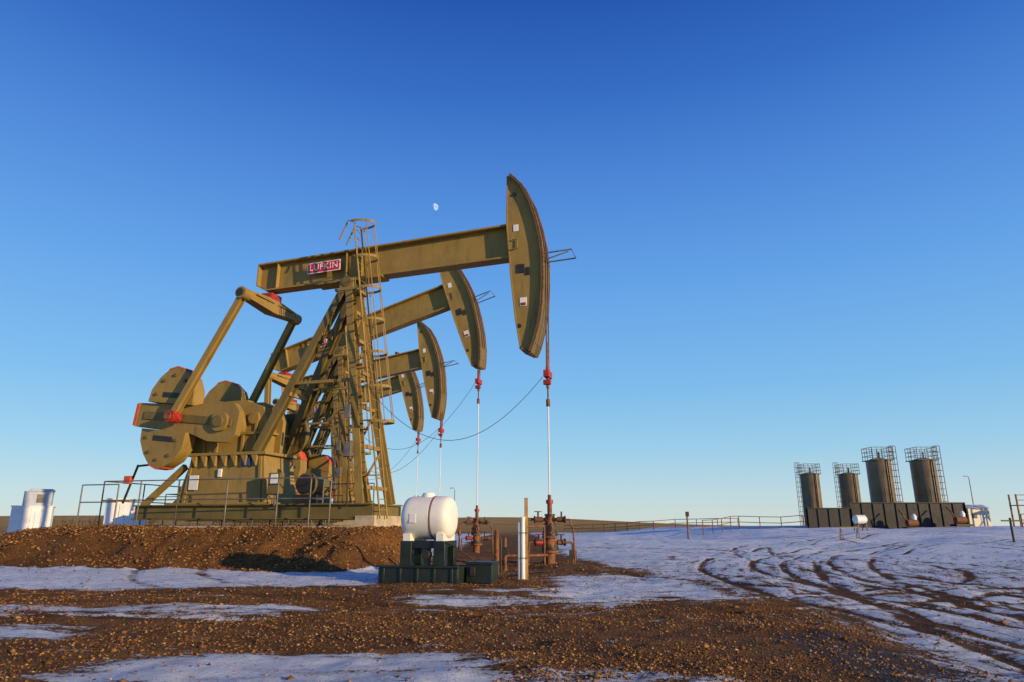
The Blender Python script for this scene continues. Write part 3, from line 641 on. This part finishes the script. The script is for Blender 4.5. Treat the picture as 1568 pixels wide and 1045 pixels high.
# ---------------------------------------------------------------- moon
sd=Vector((math.cos(R(SUN_AZ))*math.cos(R(SUN_EL)),math.sin(R(SUN_AZ))*math.cos(R(SUN_EL)),math.sin(R(SUN_EL))))
import bmesh
bm=bmesh.new(); bmesh.ops.create_uvsphere(bm,u_segments=48,v_segments=24,radius=21); mm=bpy.data.meshes.new('moon'); bm.to_mesh(mm); bm.free()
for f in mm.polygons: f.use_smooth=True
mo_=obj('moon',mm,None,(-431,3473,1714))
mk=bpy.data.materials.new('moon'); mk.use_nodes=True; t=NT(mk); t.n.remove(t.n['Principled BSDF'])
ge=t.new('ShaderNodeNewGeometry'); dt=t.new('ShaderNodeVectorMath',operation='DOT_PRODUCT'); t.link(ge.outputs['Normal'],dt.inputs[0]); md=Vector((.88,-.38,.10)).normalized(); dt.inputs[1].default_value=md
tc=t.new('ShaderNodeTexCoord').outputs['Object']; cr=t.step(t.noise(tc,.09,4,.6),.35,.6,.35,1)
em=t.new('ShaderNodeEmission'); em.inputs[0].default_value=(.9,.95,1,1); front=t.math('SUBTRACT',1,ge.outputs['Backfacing'])
t.link(t.math('MULTIPLY',t.math('MULTIPLY',t.step(dt.outputs['Value'],-.05,.4,0,.6),cr),front),em.inputs[1])
tr_=t.new('ShaderNodeBsdfTransparent'); ad=t.new('ShaderNodeAddShader'); t.link(em.outputs[0],ad.inputs[0]); t.link(tr_.outputs[0],ad.inputs[1]); t.link(ad.outputs[0],t.n['Material Output'].inputs[0])
mm.materials.append(mk)
# ---------------------------------------------------------------- light, world, camera
sl=bpy.data.lights.new('sun','SUN'); sl.energy=5.0; sl.angle=R(.5); sl.color=(1,.72,.38)
so=bpy.data.objects.new('sun',sl); scene.collection.objects.link(so); so.rotation_euler=sd.to_track_quat('Z','Y').to_euler()
w=bpy.data.worlds.new('World'); scene.world=w; w.use_nodes=True; t=NT(w)
bg=t.n['Background']; sk=t.new('ShaderNodeTexSky',sky_type='NISHITA'); sk.sun_disc=False; sk.sun_elevation=R(SUN_EL); sk.sun_rotation=R(90-SUN_AZ)
sk.altitude=700; sk.air_density=1.0; sk.dust_density=.4; sk.ozone_density=2.5
t.link(sk.outputs[0],bg.inputs[0]); bg.inputs[1].default_value=.11
# clear-winter-sky colour by elevation, blended with the physical sky
tc=t.new('ShaderNodeTexCoord').outputs['Generated']; sp=t.new('ShaderNodeSeparateXYZ'); t.link(tc,sp.inputs[0])
rp=t.new('ShaderNodeValToRGB'); rp.color_ramp.interpolation='LINEAR'; t.link(sp.outputs[2],rp.inputs[0])
stops=[(0,(.68,.76,.72)),(.04,(.56,.75,.82)),(.10,(.37,.67,.89)),(.19,(.23,.55,.92)),(.33,(.14,.41,.90)),(.45,(.085,.285,.79)),(.57,(.036,.17,.63)),(.69,(.009,.08,.44)),(1,(.003,.02,.15))]
e=rp.color_ramp.elements; e[0].position=0; e[0].color=stops[0][1]+(1,); e[1].position=1; e[1].color=stops[-1][1]+(1,)
for p_,c_ in stops[1:-1]: k=e.new(p_); k.color=c_+(1,)
b2=t.new('ShaderNodeBackground'); t.link(rp.outputs[0],b2.inputs[0]); b2.inputs[1].default_value=.97
mx=t.new('ShaderNodeMixShader'); mx.inputs[0].default_value=.86; t.link(bg.outputs[0],mx.inputs[1]); t.link(b2.outputs[0],mx.inputs[2]); t.link(mx.outputs[0],t.n['World Output'].inputs[0])
cam=bpy.data.cameras.new('camera'); cam.lens=24; cam.sensor_width=36; cam.clip_end=20000; cam.clip_start=.05
co_=bpy.data.objects.new('camera',cam); scene.collection.objects.link(co_); co_.location=(0,0,1.25); co_.rotation_euler=(R(90+15.16),0,0); scene.camera=co_
scene.view_settings.view_transform='Standard'; scene.view_settings.look='None'; scene.view_settings.exposure=0
